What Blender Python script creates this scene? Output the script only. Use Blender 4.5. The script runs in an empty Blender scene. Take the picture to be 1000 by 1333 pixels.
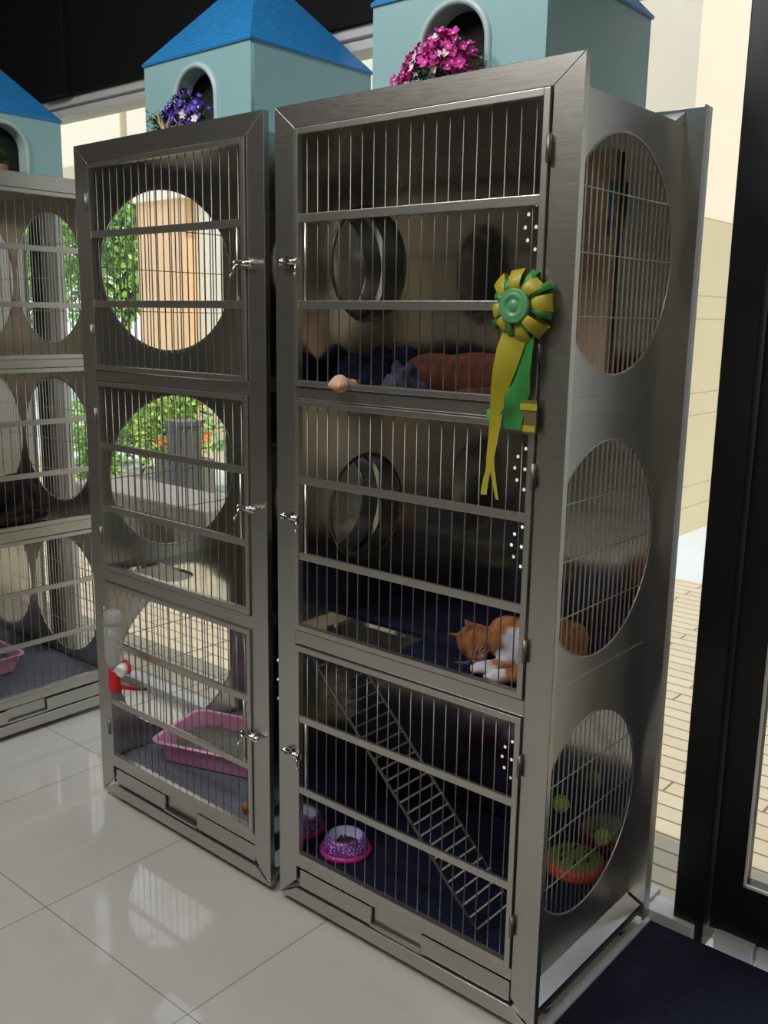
import bpy, bmesh, math, random
from mathutils import Vector, Matrix, noise
C = bpy.data.collections.new('scene'); bpy.context.scene.collection.children.link(C)
PI = math.pi
R = random.Random(7)

# ------------------------------------------------------------------ materials
def nt(name):
    m = bpy.data.materials.new(name); m.use_nodes = True
    t = m.node_tree; b = t.nodes['Principled BSDF']; return m, t, b
def N(t, typ, **kw):
    n = t.nodes.new(typ)
    for k, v in kw.items(): setattr(n, k, v)
    return n
def setin(n, **kw):
    for k, v in kw.items(): n.inputs[k.replace('_', ' ')].default_value = v
def rgba(c): return (c[0], c[1], c[2], 1)
def coords(t, scale=(1, 1, 1), kind='Object'):
    tc = N(t, 'ShaderNodeTexCoord'); mp = N(t, 'ShaderNodeMapping')
    mp.inputs['Scale'].default_value = scale
    t.links.new(tc.outputs[kind], mp.inputs['Vector']); return mp.outputs['Vector']
def simple(name, col, rough=.5, metal=0, var=.08, vs=20, bump=0, bs=80, spec=.5, **kw):
    m, t, b = nt(name)
    v = coords(t)
    no = N(t, 'ShaderNodeTexNoise'); setin(no, Scale=vs, Detail=4.0); t.links.new(v, no.inputs['Vector'])
    mx = N(t, 'ShaderNodeMix', data_type='RGBA')
    mx.inputs[6].default_value = rgba([c*(1-var) for c in col]); mx.inputs[7].default_value = rgba([min(1, c*(1+var)) for c in col])
    t.links.new(no.outputs['Fac'], mx.inputs[0]); t.links.new(mx.outputs[2], b.inputs['Base Color'])
    b.inputs['Roughness'].default_value = rough; b.inputs['Metallic'].default_value = metal
    b.inputs['Specular IOR Level'].default_value = spec
    if bump:
        n2 = N(t, 'ShaderNodeTexNoise'); setin(n2, Scale=bs, Detail=5.0); t.links.new(v, n2.inputs['Vector'])
        bp = N(t, 'ShaderNodeBump'); setin(bp, Strength=bump, Distance=.004)
        t.links.new(n2.outputs['Fac'], bp.inputs['Height']); t.links.new(bp.outputs[0], b.inputs['Normal'])
    for k, v2 in kw.items(): b.inputs[k].default_value = v2
    return m
def steel(name, col=(.56, .55, .52), r0=.22, r1=.38, stretch=(6, 6, 90), bump=.06, wav=.0, ws=3):
    m, t, b = nt(name)
    v = coords(t, stretch)
    no = N(t, 'ShaderNodeTexNoise'); setin(no, Scale=4.0, Detail=8.0, Roughness=.7); t.links.new(v, no.inputs['Vector'])
    mr = N(t, 'ShaderNodeMapRange'); mr.inputs['To Min'].default_value = r0; mr.inputs['To Max'].default_value = r1
    t.links.new(no.outputs['Fac'], mr.inputs['Value']); t.links.new(mr.outputs[0], b.inputs['Roughness'])
    v2 = coords(t); n3 = N(t, 'ShaderNodeTexNoise'); setin(n3, Scale=5.0, Detail=5.0); t.links.new(v2, n3.inputs['Vector'])
    mx = N(t, 'ShaderNodeMix', data_type='RGBA'); mx.inputs[6].default_value = rgba([c*.86 for c in col]); mx.inputs[7].default_value = rgba([min(1, c*1.08) for c in col])
    t.links.new(n3.outputs['Fac'], mx.inputs[0]); t.links.new(mx.outputs[2], b.inputs['Base Color'])
    b.inputs['Metallic'].default_value = 1
    bp = N(t, 'ShaderNodeBump'); setin(bp, Strength=bump, Distance=.001)
    t.links.new(no.outputs['Fac'], bp.inputs['Height'])
    if wav:
        n4 = N(t, 'ShaderNodeTexNoise'); setin(n4, Scale=float(ws), Detail=1.0); t.links.new(v2, n4.inputs['Vector'])
        b2 = N(t, 'ShaderNodeBump'); setin(b2, Strength=wav, Distance=.02)
        t.links.new(n4.outputs['Fac'], b2.inputs['Height']); t.links.new(bp.outputs[0], b2.inputs['Normal']); t.links.new(b2.outputs[0], b.inputs['Normal'])
    else: t.links.new(bp.outputs[0], b.inputs['Normal'])
    return m
M = {}
M['frame'] = steel('brushed_frame_steel', (.54, .53, .50), .24, .40, (5, 5, 60))
M['panel'] = steel('polished_panel_steel', (.66, .645, .60), .09, .17, (30, 30, 5), .03, .25, 3)
M['side'] = steel('satin_side_steel', (.58, .58, .56), .27, .33, (4, 30, 4), .012, .25, 2)
M['wire'] = simple('wire_steel', (.24, .235, .22), .5, metal=1, var=.1)
M['rail'] = steel('rail_steel', (.56, .55, .51), .3, .42, (60, 6, 6), .02)
M['sidewire'] = simple('side_wire_steel', (.5, .49, .45), .4, metal=1, var=.1)
M['chrome'] = simple('chrome_latch', (.6, .6, .6), .2, metal=1, var=.05)
M['darkrub'] = simple('black_rubber', (.012, .012, .013), .5)
M['darksteel'] = steel('dark_tunnel_steel', (.16, .16, .155), .3, .45)
M['teal'] = simple('teal_plastic', (.27, .46, .47), .42, var=.04, bump=.03, bs=30)
M['rim'] = simple('pale_teal_rim', (.42, .54, .54), .35, var=.03)
M['houseshade'] = simple('inside_shade', (.012, .013, .013), .8)  # near-black colour standing in for the shade inside the cat houses
def roof_mat():
    m, t, b = nt('blue_roof_shingle')
    tc = N(t, 'ShaderNodeTexCoord'); sep = N(t, 'ShaderNodeSeparateXYZ'); t.links.new(tc.outputs['Object'], sep.inputs[0])
    ad = N(t, 'ShaderNodeMath', operation='ADD'); t.links.new(sep.outputs['X'], ad.inputs[0]); t.links.new(sep.outputs['Y'], ad.inputs[1])
    cb = N(t, 'ShaderNodeCombineXYZ'); t.links.new(ad.outputs[0], cb.inputs[0]); t.links.new(sep.outputs['Z'], cb.inputs[1])
    br = N(t, 'ShaderNodeTexBrick'); br.inputs['Scale'].default_value = 22
    br.inputs['Color1'].default_value = (.022, .21, .50, 1); br.inputs['Color2'].default_value = (.028, .24, .55, 1); br.inputs['Mortar'].default_value = (.018, .17, .42, 1)
    br.inputs['Mortar Size'].default_value = .025; br.inputs['Brick Width'].default_value = .6; br.inputs['Row Height'].default_value = .32
    t.links.new(cb.outputs[0], br.inputs['Vector']); t.links.new(br.outputs['Color'], b.inputs['Base Color'])
    bp = N(t, 'ShaderNodeBump'); setin(bp, Strength=.5, Distance=.002); bp.invert = True
    t.links.new(br.outputs['Fac'], bp.inputs['Height']); t.links.new(bp.outputs[0], b.inputs['Normal'])
    b.inputs['Roughness'].default_value = .38; return m
M['roof'] = roof_mat()
def grid_mat(name, col, grout, sx, sy, ox, oy, w, rough, var=.04, off=0., bump=.3, coat=0, metal=0):
    """tiles of sx x sy metres with grout lines w wide (world metres, object at origin)"""
    m, t, b = nt(name)
    tc = N(t, 'ShaderNodeTexCoord'); sep = N(t, 'ShaderNodeSeparateXYZ'); t.links.new(tc.outputs['Object'], sep.inputs[0])
    def mth(op, a, bb=None, cl=False):
        n = N(t, 'ShaderNodeMath', operation=op)
        for i, q in enumerate((a, bb)):
            if q is None: continue
            if isinstance(q, (int, float)): n.inputs[i].default_value = q
            else: t.links.new(q, n.inputs[i])
        return n.outputs[0]
    yy = mth('DIVIDE', mth('ADD', sep.outputs['Y'], -oy), sy)
    row = mth('FLOOR', yy)
    xx = mth('ADD', mth('DIVIDE', mth('ADD', sep.outputs['X'], -ox), sx), mth('MULTIPLY', row, off))
    fx = mth('ABSOLUTE', mth('SUBTRACT', mth('FRACT', mth('ADD', xx, .5)), .5))
    fy = mth('ABSOLUTE', mth('SUBTRACT', mth('FRACT', mth('ADD', yy, .5)), .5))
    gx = mth('LESS_THAN', mth('MULTIPLY', fx, sx), w/2); gy = mth('LESS_THAN', mth('MULTIPLY', fy, sy), w/2)
    g = mth('MAXIMUM', gx, gy)
    cb = N(t, 'ShaderNodeCombineXYZ'); t.links.new(mth('FLOOR', xx), cb.inputs[0]); t.links.new(row, cb.inputs[1])
    wn = N(t, 'ShaderNodeTexWhiteNoise', noise_dimensions='3D'); t.links.new(cb.outputs[0], wn.inputs['Vector'])
    no = N(t, 'ShaderNodeTexNoise'); setin(no, Scale=9.0, Detail=6.0); t.links.new(tc.outputs['Object'], no.inputs['Vector'])
    f = mth('ADD', mth('MULTIPLY', wn.outputs['Value'], .5), mth('MULTIPLY', no.outputs['Fac'], .5))
    mx = N(t, 'ShaderNodeMix', data_type='RGBA'); mx.inputs[6].default_value = rgba([c*(1-var) for c in col]); mx.inputs[7].default_value = rgba([c*(1+var) for c in col])
    t.links.new(f, mx.inputs[0])
    m2 = N(t, 'ShaderNodeMix', data_type='RGBA'); t.links.new(g, m2.inputs[0]); t.links.new(mx.outputs[2], m2.inputs[6]); m2.inputs[7].default_value = rgba(grout)
    t.links.new(m2.outputs[2], b.inputs['Base Color'])
    b.inputs['Roughness'].default_value = rough; b.inputs['Specular IOR Level'].default_value = .5 if rough > .3 else .8
    if bump:
        bp = N(t, 'ShaderNodeBump'); setin(bp, Strength=bump, Distance=.002); bp.invert = True
        t.links.new(g, bp.inputs['Height']); t.links.new(bp.outputs[0], b.inputs['Normal'])
    return m
M['floor'] = grid_mat('polished_white_tile', (.49, .475, .45), (.22, .21, .20), .57, .57, -.605, -.42, .003, .07, .05)
M['patio'] = grid_mat('beige_brick_paving', (.46, .40, .30), (.16, .12, .08), .60, .085, 0, .03, .009, .8, .10, .5)
M['pave2'] = simple('pale_paving', (.50, .54, .57), .7, vs=3)
M['mat'] = None
def rib_mat(name, col, scale, axis='X', rough=.9, dist=.002, rot=0):
    m, t, b = nt(name)
    v = coords(t); w = N(t, 'ShaderNodeTexWave', bands_direction=axis); setin(w, Scale=scale, Distortion=.4, Detail=1.0)
    t.links.new(v, w.inputs['Vector'])
    mx = N(t, 'ShaderNodeMix', data_type='RGBA'); mx.inputs[6].default_value = rgba([c*.5 for c in col]); mx.inputs[7].default_value = rgba([c*1.3 for c in col])
    t.links.new(w.outputs['Fac'], mx.inputs[0]); t.links.new(mx.outputs[2], b.inputs['Base Color'])
    bp = N(t, 'ShaderNodeBump'); setin(bp, Strength=.8, Distance=dist); t.links.new(w.outputs['Fac'], bp.inputs['Height']); t.links.new(bp.outputs[0], b.inputs['Normal'])
    b.inputs['Roughness'].default_value = rough; b.inputs['Specular IOR Level'].default_value = .12; return m
M['mat'] = rib_mat('navy_ribbed_mat', (.016, .019, .036), 45, 'Y')
M['navy'] = rib_mat('navy_cage_mat', (.011, .014, .038), 60, 'X', .8)
M['greymat'] = rib_mat('grey_cage_mat', (.16, .17, .21), 40, 'Y', .6)
M['black'] = simple('black_door_frame', (.010, .010, .012), .32)
M['bulk'] = simple('dark_bulkhead', (.007, .006, .006), .7, spec=.2)
M['alu'] = simple('painted_aluminium', (.62, .60, .58), .45)
M['stone'] = simple('pale_stone', (.46, .46, .47), .45, var=.2, vs=8)
M['roomwall'] = simple('room_wall', (.20, .19, .175), .8)
M['ceil'] = simple('dark_ceiling', (.03, .03, .03), .8)
M['cream'] = simple('cream_render', (.90, .80, .62), .8, var=.05, vs=2)
M['creamlo'] = None
M['pier'] = simple('tan_pier', (.92, .60, .34), .8, var=.05, vs=2)
M['stonegrey'] = simple('grey_stone', (.20, .19, .18), .8, var=.15, vs=6)
M['slate'] = simple('slate_grey', (.10, .10, .11), .7)
M['orange'] = simple('orange_flowers', (.75, .16, .04), .6)
def wall_tile():
    m, t, b = nt('cream_stone_cladding')
    tc = N(t, 'ShaderNodeTexCoord'); sep = N(t, 'ShaderNodeSeparateXYZ'); t.links.new(tc.outputs['Object'], sep.inputs[0])
    cb = N(t, 'ShaderNodeCombineXYZ'); t.links.new(sep.outputs['Y'], cb.inputs[0]); t.links.new(sep.outputs['Z'], cb.inputs[1])
    def mth(op, a, bb=0.):
        n = N(t, 'ShaderNodeMath', operation=op)
        for k_, q in enumerate((a, bb)):
            if isinstance(q, (int, float)): n.inputs[k_].default_value = q
            else: t.links.new(q, n.inputs[k_])
        return n.outputs[0]
    fr = mth('FRACT', mth('DIVIDE', mth('SUBTRACT', sep.outputs['Z'], 1.552), .68))
    l1 = mth('LESS_THAN', fr, .012); l2 = mth('LESS_THAN', mth('ABSOLUTE', mth('SUBTRACT', fr, .24)), .006)
    no = N(t, 'ShaderNodeTexNoise'); setin(no, Scale=3.0, Detail=3.0); t.links.new(tc.outputs['Object'], no.inputs['Vector'])
    mx = N(t, 'ShaderNodeMix', data_type='RGBA'); mx.inputs[6].default_value = (.60, .51, .31, 1); mx.inputs[7].default_value = (.66, .57, .38, 1); t.links.new(no.outputs['Fac'], mx.inputs[0])
    m2 = N(t, 'ShaderNodeMix', data_type='RGBA'); t.links.new(mth('MAXIMUM', l1, l2), m2.inputs[0]); t.links.new(mx.outputs[2], m2.inputs[6]); m2.inputs[7].default_value = (.42, .34, .2, 1)
    t.links.new(m2.outputs[2], b.inputs['Base Color']); b.inputs['Roughness'].default_value = .7
    return m
M['creamlo'] = wall_tile()
def glass_thin():
    m = bpy.data.materials.new('clear_pane'); m.use_nodes = True; t = m.node_tree; t.nodes.clear()
    o = N(t, 'ShaderNodeOutputMaterial'); tr = N(t, 'ShaderNodeBsdfTransparent'); gl = N(t, 'ShaderNodeBsdfGlossy'); gl.inputs['Roughness'].default_value = .02
    tr.inputs['Color'].default_value = (.96, .96, .95, 1)
    lw = N(t, 'ShaderNodeLayerWeight'); lw.inputs['Blend'].default_value = .5; pw = N(t, 'ShaderNodeMath', operation='POWER'); pw.inputs[1].default_value = 5
    fr = N(t, 'ShaderNodeMath', operation='MULTIPLY_ADD'); fr.inputs[1].default_value = .7; fr.inputs[2].default_value = .02; mx = N(t, 'ShaderNodeMixShader')
    t.links.new(lw.outputs['Facing'], pw.inputs[0]); t.links.new(pw.outputs[0], fr.inputs[0]); t.links.new(fr.outputs[0], mx.inputs[0]); t.links.new(tr.outputs[0], mx.inputs[1]); t.links.new(gl.outputs[0], mx.inputs[2]); t.links.new(mx.outputs[0], o.inputs[0]); return m
M['glass'] = glass_thin()
M['bottle'] = simple('clear_bottle_plastic', (.6, .62, .63), .08, var=0, **{'Alpha': .30})
M['water'] = simple('white_cloudy_plastic', (.75, .77, .78), .2)
M['red'] = simple('red_plastic', (.55, .012, .02), .3)
M['white'] = simple('white_plastic', (.75, .74, .72), .35)
M['pink'] = simple('pink_plastic', (.66, .28, .47), .35, var=.04)
M['pinkl'] = simple('light_pink_plastic', (.72, .36, .50), .35, var=.04)
M['litter'] = simple('grey_litter', (.17, .17, .15), .95, var=.4, vs=150, bump=.8, bs=260)
M['magenta'] = simple('magenta_plastic', (.55, .02, .22), .3)
def speck():
    m, t, b = nt('purple_speckled'); v = coords(t); vo = N(t, 'ShaderNodeTexVoronoi'); setin(vo, Scale=170.0); t.links.new(v, vo.inputs['Vector'])
    cr = N(t, 'ShaderNodeValToRGB'); cr.color_ramp.elements[0].position = .28; cr.color_ramp.elements[0].color = (.62, .5, .75, 1); cr.color_ramp.elements[1].position = .36; cr.color_ramp.elements[1].color = (.15, .02, .26, 1)
    t.links.new(vo.outputs['Distance'], cr.inputs[0]); t.links.new(cr.outputs[0], b.inputs['Base Color']); b.inputs['Roughness'].default_value = .35; return m
M['speck'] = speck()
M['bowlin'] = simple('pale_blue_bowl', (.50, .52, .80), .3)
M['kibble'] = simple('dark_kibble', (.05, .025, .02), .9, var=.5, vs=200, bump=1, bs=200)
M['yellow'] = simple('yellow_satin', (.40, .35, .025), .42, var=.06, bump=.15, bs=60)
M['green'] = simple('green_satin', (.03, .22, .045), .42, var=.08, bump=.15, bs=60)
M['gbutton'] = simple('embossed_green_button', (.10, .32, .14), .35, var=.2, vs=60)
M['tan'] = simple('tan_board', (.50, .36, .24), .8, var=.06, bump=.2)
M['bluecloth'] = simple('blue_cloth', (.06, .17, .34), .8)
M['toyorange'] = simple('orange_plastic', (.60, .09, .03), .4)
M['toygreen'] = simple('green_plastic', (.16, .26, .06), .45)
M['ball'] = simple('pale_green_ball', (.42, .55, .12), .4, var=.1, bump=.2, bs=40)
M['navycloth'] = simple('navy_fleece', (.006, .007, .014), .95, var=.3, vs=40, bump=.5, bs=90, spec=0)
M['greycloth'] = simple('blue_grey_fleece', (.05, .056, .085), .95, var=.5, vs=50, bump=.6, bs=120, spec=0)
M['leafd'] = simple('dark_leaf', (.03, .07, .025), .6, var=.4, vs=40)
M['leafm'] = simple('mid_leaf', (.08, .20, .03), .6, var=.4, vs=30)
M['leafy'] = simple('sunlit_leaf', (.42, .66, .10), .6, var=.35, vs=6)
M['leaft'] = simple('tree_leaf', (.24, .50, .18), .6, var=.4, vs=4)
M['purple'] = simple('violet_petal', (.055, .015, .42), .6, var=.3, vs=60)
M['pinkf'] = simple('magenta_petal', (.62, .015, .30), .6, var=.35, vs=60)
M['whitef'] = simple('white_petal', (.8, .7, .75), .6)
M['yel'] = simple('flower_eye', (.8, .6, .1), .6)
M['basket'] = rib_mat('straw_basket', (.34, .21, .09), 40, 'Z', .9, .004)
M['twig'] = simple('dry_straw', (.50, .34, .15), .9)
M['bark'] = simple('bark', (.10, .07, .05), .9)
M['terra'] = simple('patterned_pot', (.45, .25, .16), .7, var=.5, vs=50)
M['nose'] = simple('pink_nose', (.55, .22, .18), .5)
M['eyeline'] = simple('dark_eye_line', (.01, .007, .006), .6)
M['pinkear'] = simple('inner_ear', (.55, .33, .27), .8)
def fur(name, base, dark, patches=(), stripe=18, wscale=1., pcol=(.72, .68, .66)):
    """tabby fur: stripes of base/dark, white patches = [(centre, radius)] in object space"""
    m, t, b = nt(name); v = coords(t)
    w = N(t, 'ShaderNodeTexWave', bands_direction='X'); setin(w, Scale=float(stripe), Distortion=5.0, Detail=3.0); w.inputs['Detail Scale'].default_value = 1.4
    t.links.new(v, w.inputs['Vector'])
    mx = N(t, 'ShaderNodeMix', data_type='RGBA'); mx.inputs[6].default_value = rgba(dark); mx.inputs[7].default_value = rgba(base)
    t.links.new(w.outputs['Fac'], mx.inputs[0]); last = mx.outputs[2]
    no = N(t, 'ShaderNodeTexNoise'); setin(no, Scale=30.0, Detail=3.0); t.links.new(v, no.inputs['Vector'])
    for c, r in patches:
        vd = N(t, 'ShaderNodeVectorMath', operation='DISTANCE'); t.links.new(v, vd.inputs[0]); vd.inputs[1].default_value = c
        ad = N(t, 'ShaderNodeMath', operation='MULTIPLY_ADD'); t.links.new(no.outputs['Fac'], ad.inputs[0]); ad.inputs[1].default_value = .03; t.links.new(vd.outputs['Value'], ad.inputs[2])
        mr = N(t, 'ShaderNodeMapRange'); mr.inputs['From Min'].default_value = r+.019; mr.inputs['From Max'].default_value = r+.011
        t.links.new(ad.outputs[0], mr.inputs['Value'])
        m2 = N(t, 'ShaderNodeMix', data_type='RGBA'); t.links.new(mr.outputs[0], m2.inputs[0]); t.links.new(last, m2.inputs[6]); m2.inputs[7].default_value = rgba(pcol); last = m2.outputs[2]
    t.links.new(last, b.inputs['Base Color']); b.inputs['Roughness'].default_value = .85
    b.inputs['Specular IOR Level'].default_value = .15
    v3 = coords(t, (1, 1, 1)); n2 = N(t, 'ShaderNodeTexNoise'); setin(n2, Scale=260.0, Detail=3.0); t.links.new(v3, n2.inputs['Vector'])
    bp = N(t, 'ShaderNodeBump'); setin(bp, Strength=.7, Distance=.003); t.links.new(n2.outputs['Fac'], bp.inputs['Height']); t.links.new(bp.outputs[0], b.inputs['Normal'])
    return m

# ------------------------------------------------------------------ mesh helpers
class MB:
    def __init__(s): s.b = bmesh.new()
    def box(s, x0, x1, y0, y1, z0, z1, bev=0, mat=0):
        r = bmesh.ops.create_cube(s.b, size=1)
        for v in r['verts']: v.co = Vector(((x0+x1)/2+v.co.x*(x1-x0), (y0+y1)/2+v.co.y*(y1-y0), (z0+z1)/2+v.co.z*(z1-z0)))
        fs = {f for v in r['verts'] for f in v.link_faces}
        for f in fs: f.material_index = mat
        if bev:
            es = {e for f in fs for e in f.edges}
            bmesh.ops.bevel(s.b, geom=list(es), offset=bev, segments=2, affect='EDGES', profile=.6)
        return s
    def prism(s, pts, d0, d1, axis='y', mat=0, bev=0):
        """extrude polygon pts along an axis; pts are the two other coordinates in xyz order"""
        def P(p, d): return {'y': (p[0], d, p[1]), 'x': (d, p[0], p[1]), 'z': (p[0], p[1], d)}[axis]
        a = [s.b.verts.new(P(p, d0)) for p in pts]; c = [s.b.verts.new(P(p, d1)) for p in pts]
        fs = [s.b.faces.new(a), s.b.faces.new(c[::-1])]
        n = len(pts)
        for i in range(n): fs.append(s.b.faces.new((a[i], c[i], c[(i+1) % n], a[(i+1) % n])))
        for f in fs: f.material_index = mat
        if bev: bmesh.ops.bevel(s.b, geom=list({e for f in fs for e in f.edges}), offset=bev, segments=1, affect='EDGES')
        return s
    def cyl(s, a, c, r, r2=None, n=10, cap=True, mat=0):
        a, c = Vector(a), Vector(c); d = c-a; q = d.to_track_quat('Z', 'Y').to_matrix(); r2 = r if r2 is None else r2
        ra = [s.b.verts.new(a+q@Vector((r*math.cos(2*PI*i/n), r*math.sin(2*PI*i/n), 0))) for i in range(n)]
        rc = [s.b.verts.new(c+q@Vector((r2*math.cos(2*PI*i/n), r2*math.sin(2*PI*i/n), 0))) for i in range(n)]
        for i in range(n):
            f = s.b.faces.new((ra[i], ra[(i+1) % n], rc[(i+1) % n], rc[i])); f.smooth = n > 6; f.material_index = mat
        if cap:
            for f in (s.b.faces.new(ra[::-1]), s.b.faces.new(rc)): f.material_index = mat
        return s
    def tube(s, pts, r, n=8, mat=0):
        pts = [Vector(p) for p in pts]; rings = []
        up = Vector((0, 0, 1))
        for i, p in enumerate(pts):
            d = (pts[min(i+1, len(pts)-1)]-pts[max(i-1, 0)]).normalized()
            a = d.cross(up); a = a.normalized() if a.length > 1e-3 else Vector((1, 0, 0)); c = a.cross(d)
            rr = r[i] if isinstance(r, (list, tuple)) else r
            rings.append([s.b.verts.new(p+a*rr*math.cos(2*PI*k/n)+c*rr*math.sin(2*PI*k/n)) for k in range(n)])
        for A, B in zip(rings, rings[1:]):
            for k in range(n):
                f = s.b.faces.new((A[k], A[(k+1) % n], B[(k+1) % n], B[k])); f.smooth = True; f.material_index = mat
        for q in (rings[0], rings[-1][::-1]): f = s.b.faces.new(q); f.material_index = mat
        return s
    def sph(s, c, r, sc=(1, 1, 1), rot=None, u=16, v=10, mat=0):
        q = bmesh.ops.create_uvsphere(s.b, u_segments=u, v_segments=v, radius=1)
        mt = Matrix.Translation(c) @ (rot.to_4x4() if rot else Matrix()) @ Matrix.Diagonal((r*sc[0], r*sc[1], r*sc[2], 1))
        for w in q['verts']: w.co = mt @ w.co
        for f in {f for w in q['verts'] for f in w.link_faces}: f.smooth = True; f.material_index = mat
        return s
    def lathe(s, prof, c=(0, 0, 0), n=32, axis='z', mat=0, close=False):
        rings = []
        for r, h in prof:
            ring = []
            for k in range(n):
                x, y = r*math.cos(2*PI*k/n), r*math.sin(2*PI*k/n)
                co = {'z': (x, y, h), 'y': (x, h, y), 'x': (h, x, y)}[axis]
                ring.append(s.b.verts.new(Vector(co)+Vector(c)))
            rings.append(ring)
        prs = list(zip(rings, rings[1:]))+([(rings[-1], rings[0])] if close else [])
        for A, B in prs:
            for k in range(n):
                f = s.b.faces.new((A[k], A[(k+1) % n], B[(k+1) % n], B[k])); f.smooth = True; f.material_index = mat
        return s
    def torus(s, c, Rr, r, axis='z', n=40, m=8, mat=0):
        return s.lathe([(Rr+r*math.cos(2*PI*k/m), r*math.sin(2*PI*k/m)) for k in range(m)], c, n, axis, mat, True)
    def poly(s, pts, mat=0, smooth=False):
        f = s.b.faces.new([s.b.verts.new(p) for p in pts]); f.material_index = mat; f.smooth = smooth; return s
    def build(s, name, mats, parent=None, recalc=True, smooth_angle=None):
        if recalc: bmesh.ops.recalc_face_normals(s.b, faces=s.b.faces)
        me = bpy.data.meshes.new(name); s.b.to_mesh(me); s.b.free()
        o = bpy.data.objects.new(name, me); C.objects.link(o)
        for m in (mats if isinstance(mats, (list, tuple)) else [mats]): me.materials.append(m)
        if parent: o.parent = parent
        return o
def panel(name, outer, holes, th, mat, parent=None, bev=0):
    """flat sheet with holes, built in its XY plane, thickness th centred on z=0 (2D curve fill turned to mesh)"""
    cu = bpy.data.curves.new(name+'_c', 'CURVE'); cu.dimensions = '2D'; cu.fill_mode = 'BOTH'; cu.extrude = th/2; cu.bevel_depth = bev
    for loop in [outer]+list(holes):
        sp = cu.splines.new('POLY'); sp.points.add(len(loop)-1)
        for i, p in enumerate(loop): sp.points[i].co = (p[0], p[1], 0, 1)
        sp.use_cyclic_u = True
    oc = bpy.data.objects.new(name+'_c', cu); bpy.context.scene.collection.objects.link(oc)
    dg = bpy.context.evaluated_depsgraph_get(); dg.update()
    me = bpy.data.meshes.new_from_object(oc.evaluated_get(dg)); bpy.data.objects.remove(oc); bpy.data.curves.remove(cu)
    me.name = name; me.materials.clear(); me.materials.append(mat)
    o = bpy.data.objects.new(name, me); C.objects.link(o)
    if parent: o.parent = parent
    return o
def xform(o, mat4): o.data.transform(mat4); o.data.update(); return o
TO_XZ = Matrix(((1, 0, 0, 0), (0, 0, 1, 0), (0, 1, 0, 0), (0, 0, 0, 1)))          # (x,y,z)->(x,z,y): sheet stands facing Y
TO_YZ = Matrix(((0, 0, 1, 0), (1, 0, 0, 0), (0, 1, 0, 0), (0, 0, 0, 1)))          # (x,y,z)->(z,x,y): sheet faces X, local x=world y
def circ(cx, cy, r, n=56): return [(cx+r*math.cos(2*PI*k/n), cy+r*math.sin(2*PI*k/n)) for k in range(n)]
def rect(x0, x1, y0, y1): return [(x0, y0), (x1, y0), (x1, y1), (x0, y1)]
def tag(o, label=None, cat=None, group=None, kind=None):
    for k, v in (('label', label), ('category', cat), ('group', group), ('kind', kind)):
        if v: o[k] = v
    return o
def thing(name, label, cat, loc=(0, 0, 0), rz=0, group=None):
    o = bpy.data.objects.new(name, None); C.objects.link(o); o.location = loc; o.rotation_euler = (0, 0, rz); o.empty_display_size = .05
    return tag(o, label, cat, group)
def struct(o): o['kind'] = 'structure'; return o
def blob(name, fn, mat, parent=None, voxel=.006, smooth=6, disp=0):
    """closed organic surface: overlapping forms fused by a voxel remesh, then smoothed"""
    mb = MB(); fn(mb); o = mb.build(name+'_src', mat, recalc=True)
    r = o.modifiers.new('r', 'REMESH'); r.mode = 'VOXEL'; r.voxel_size = voxel
    s = o.modifiers.new('s', 'SMOOTH'); s.factor = .5; s.iterations = smooth
    dg = bpy.context.evaluated_depsgraph_get(); dg.update()
    me = bpy.data.meshes.new_from_object(o.evaluated_get(dg)); bpy.data.objects.remove(o)
    me.name = name
    if disp:
        for v in me.vertices:
            v.co += v.normal*disp*noise.noise(v.co*60)
    for p in me.polygons: p.use_smooth = True
    me.materials.clear()
    for m in (mat if isinstance(mat, (list, tuple)) else [mat]): me.materials.append(m)
    q = bpy.data.objects.new(name, me); C.objects.link(q)
    if parent: q.parent = parent
    return q

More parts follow.
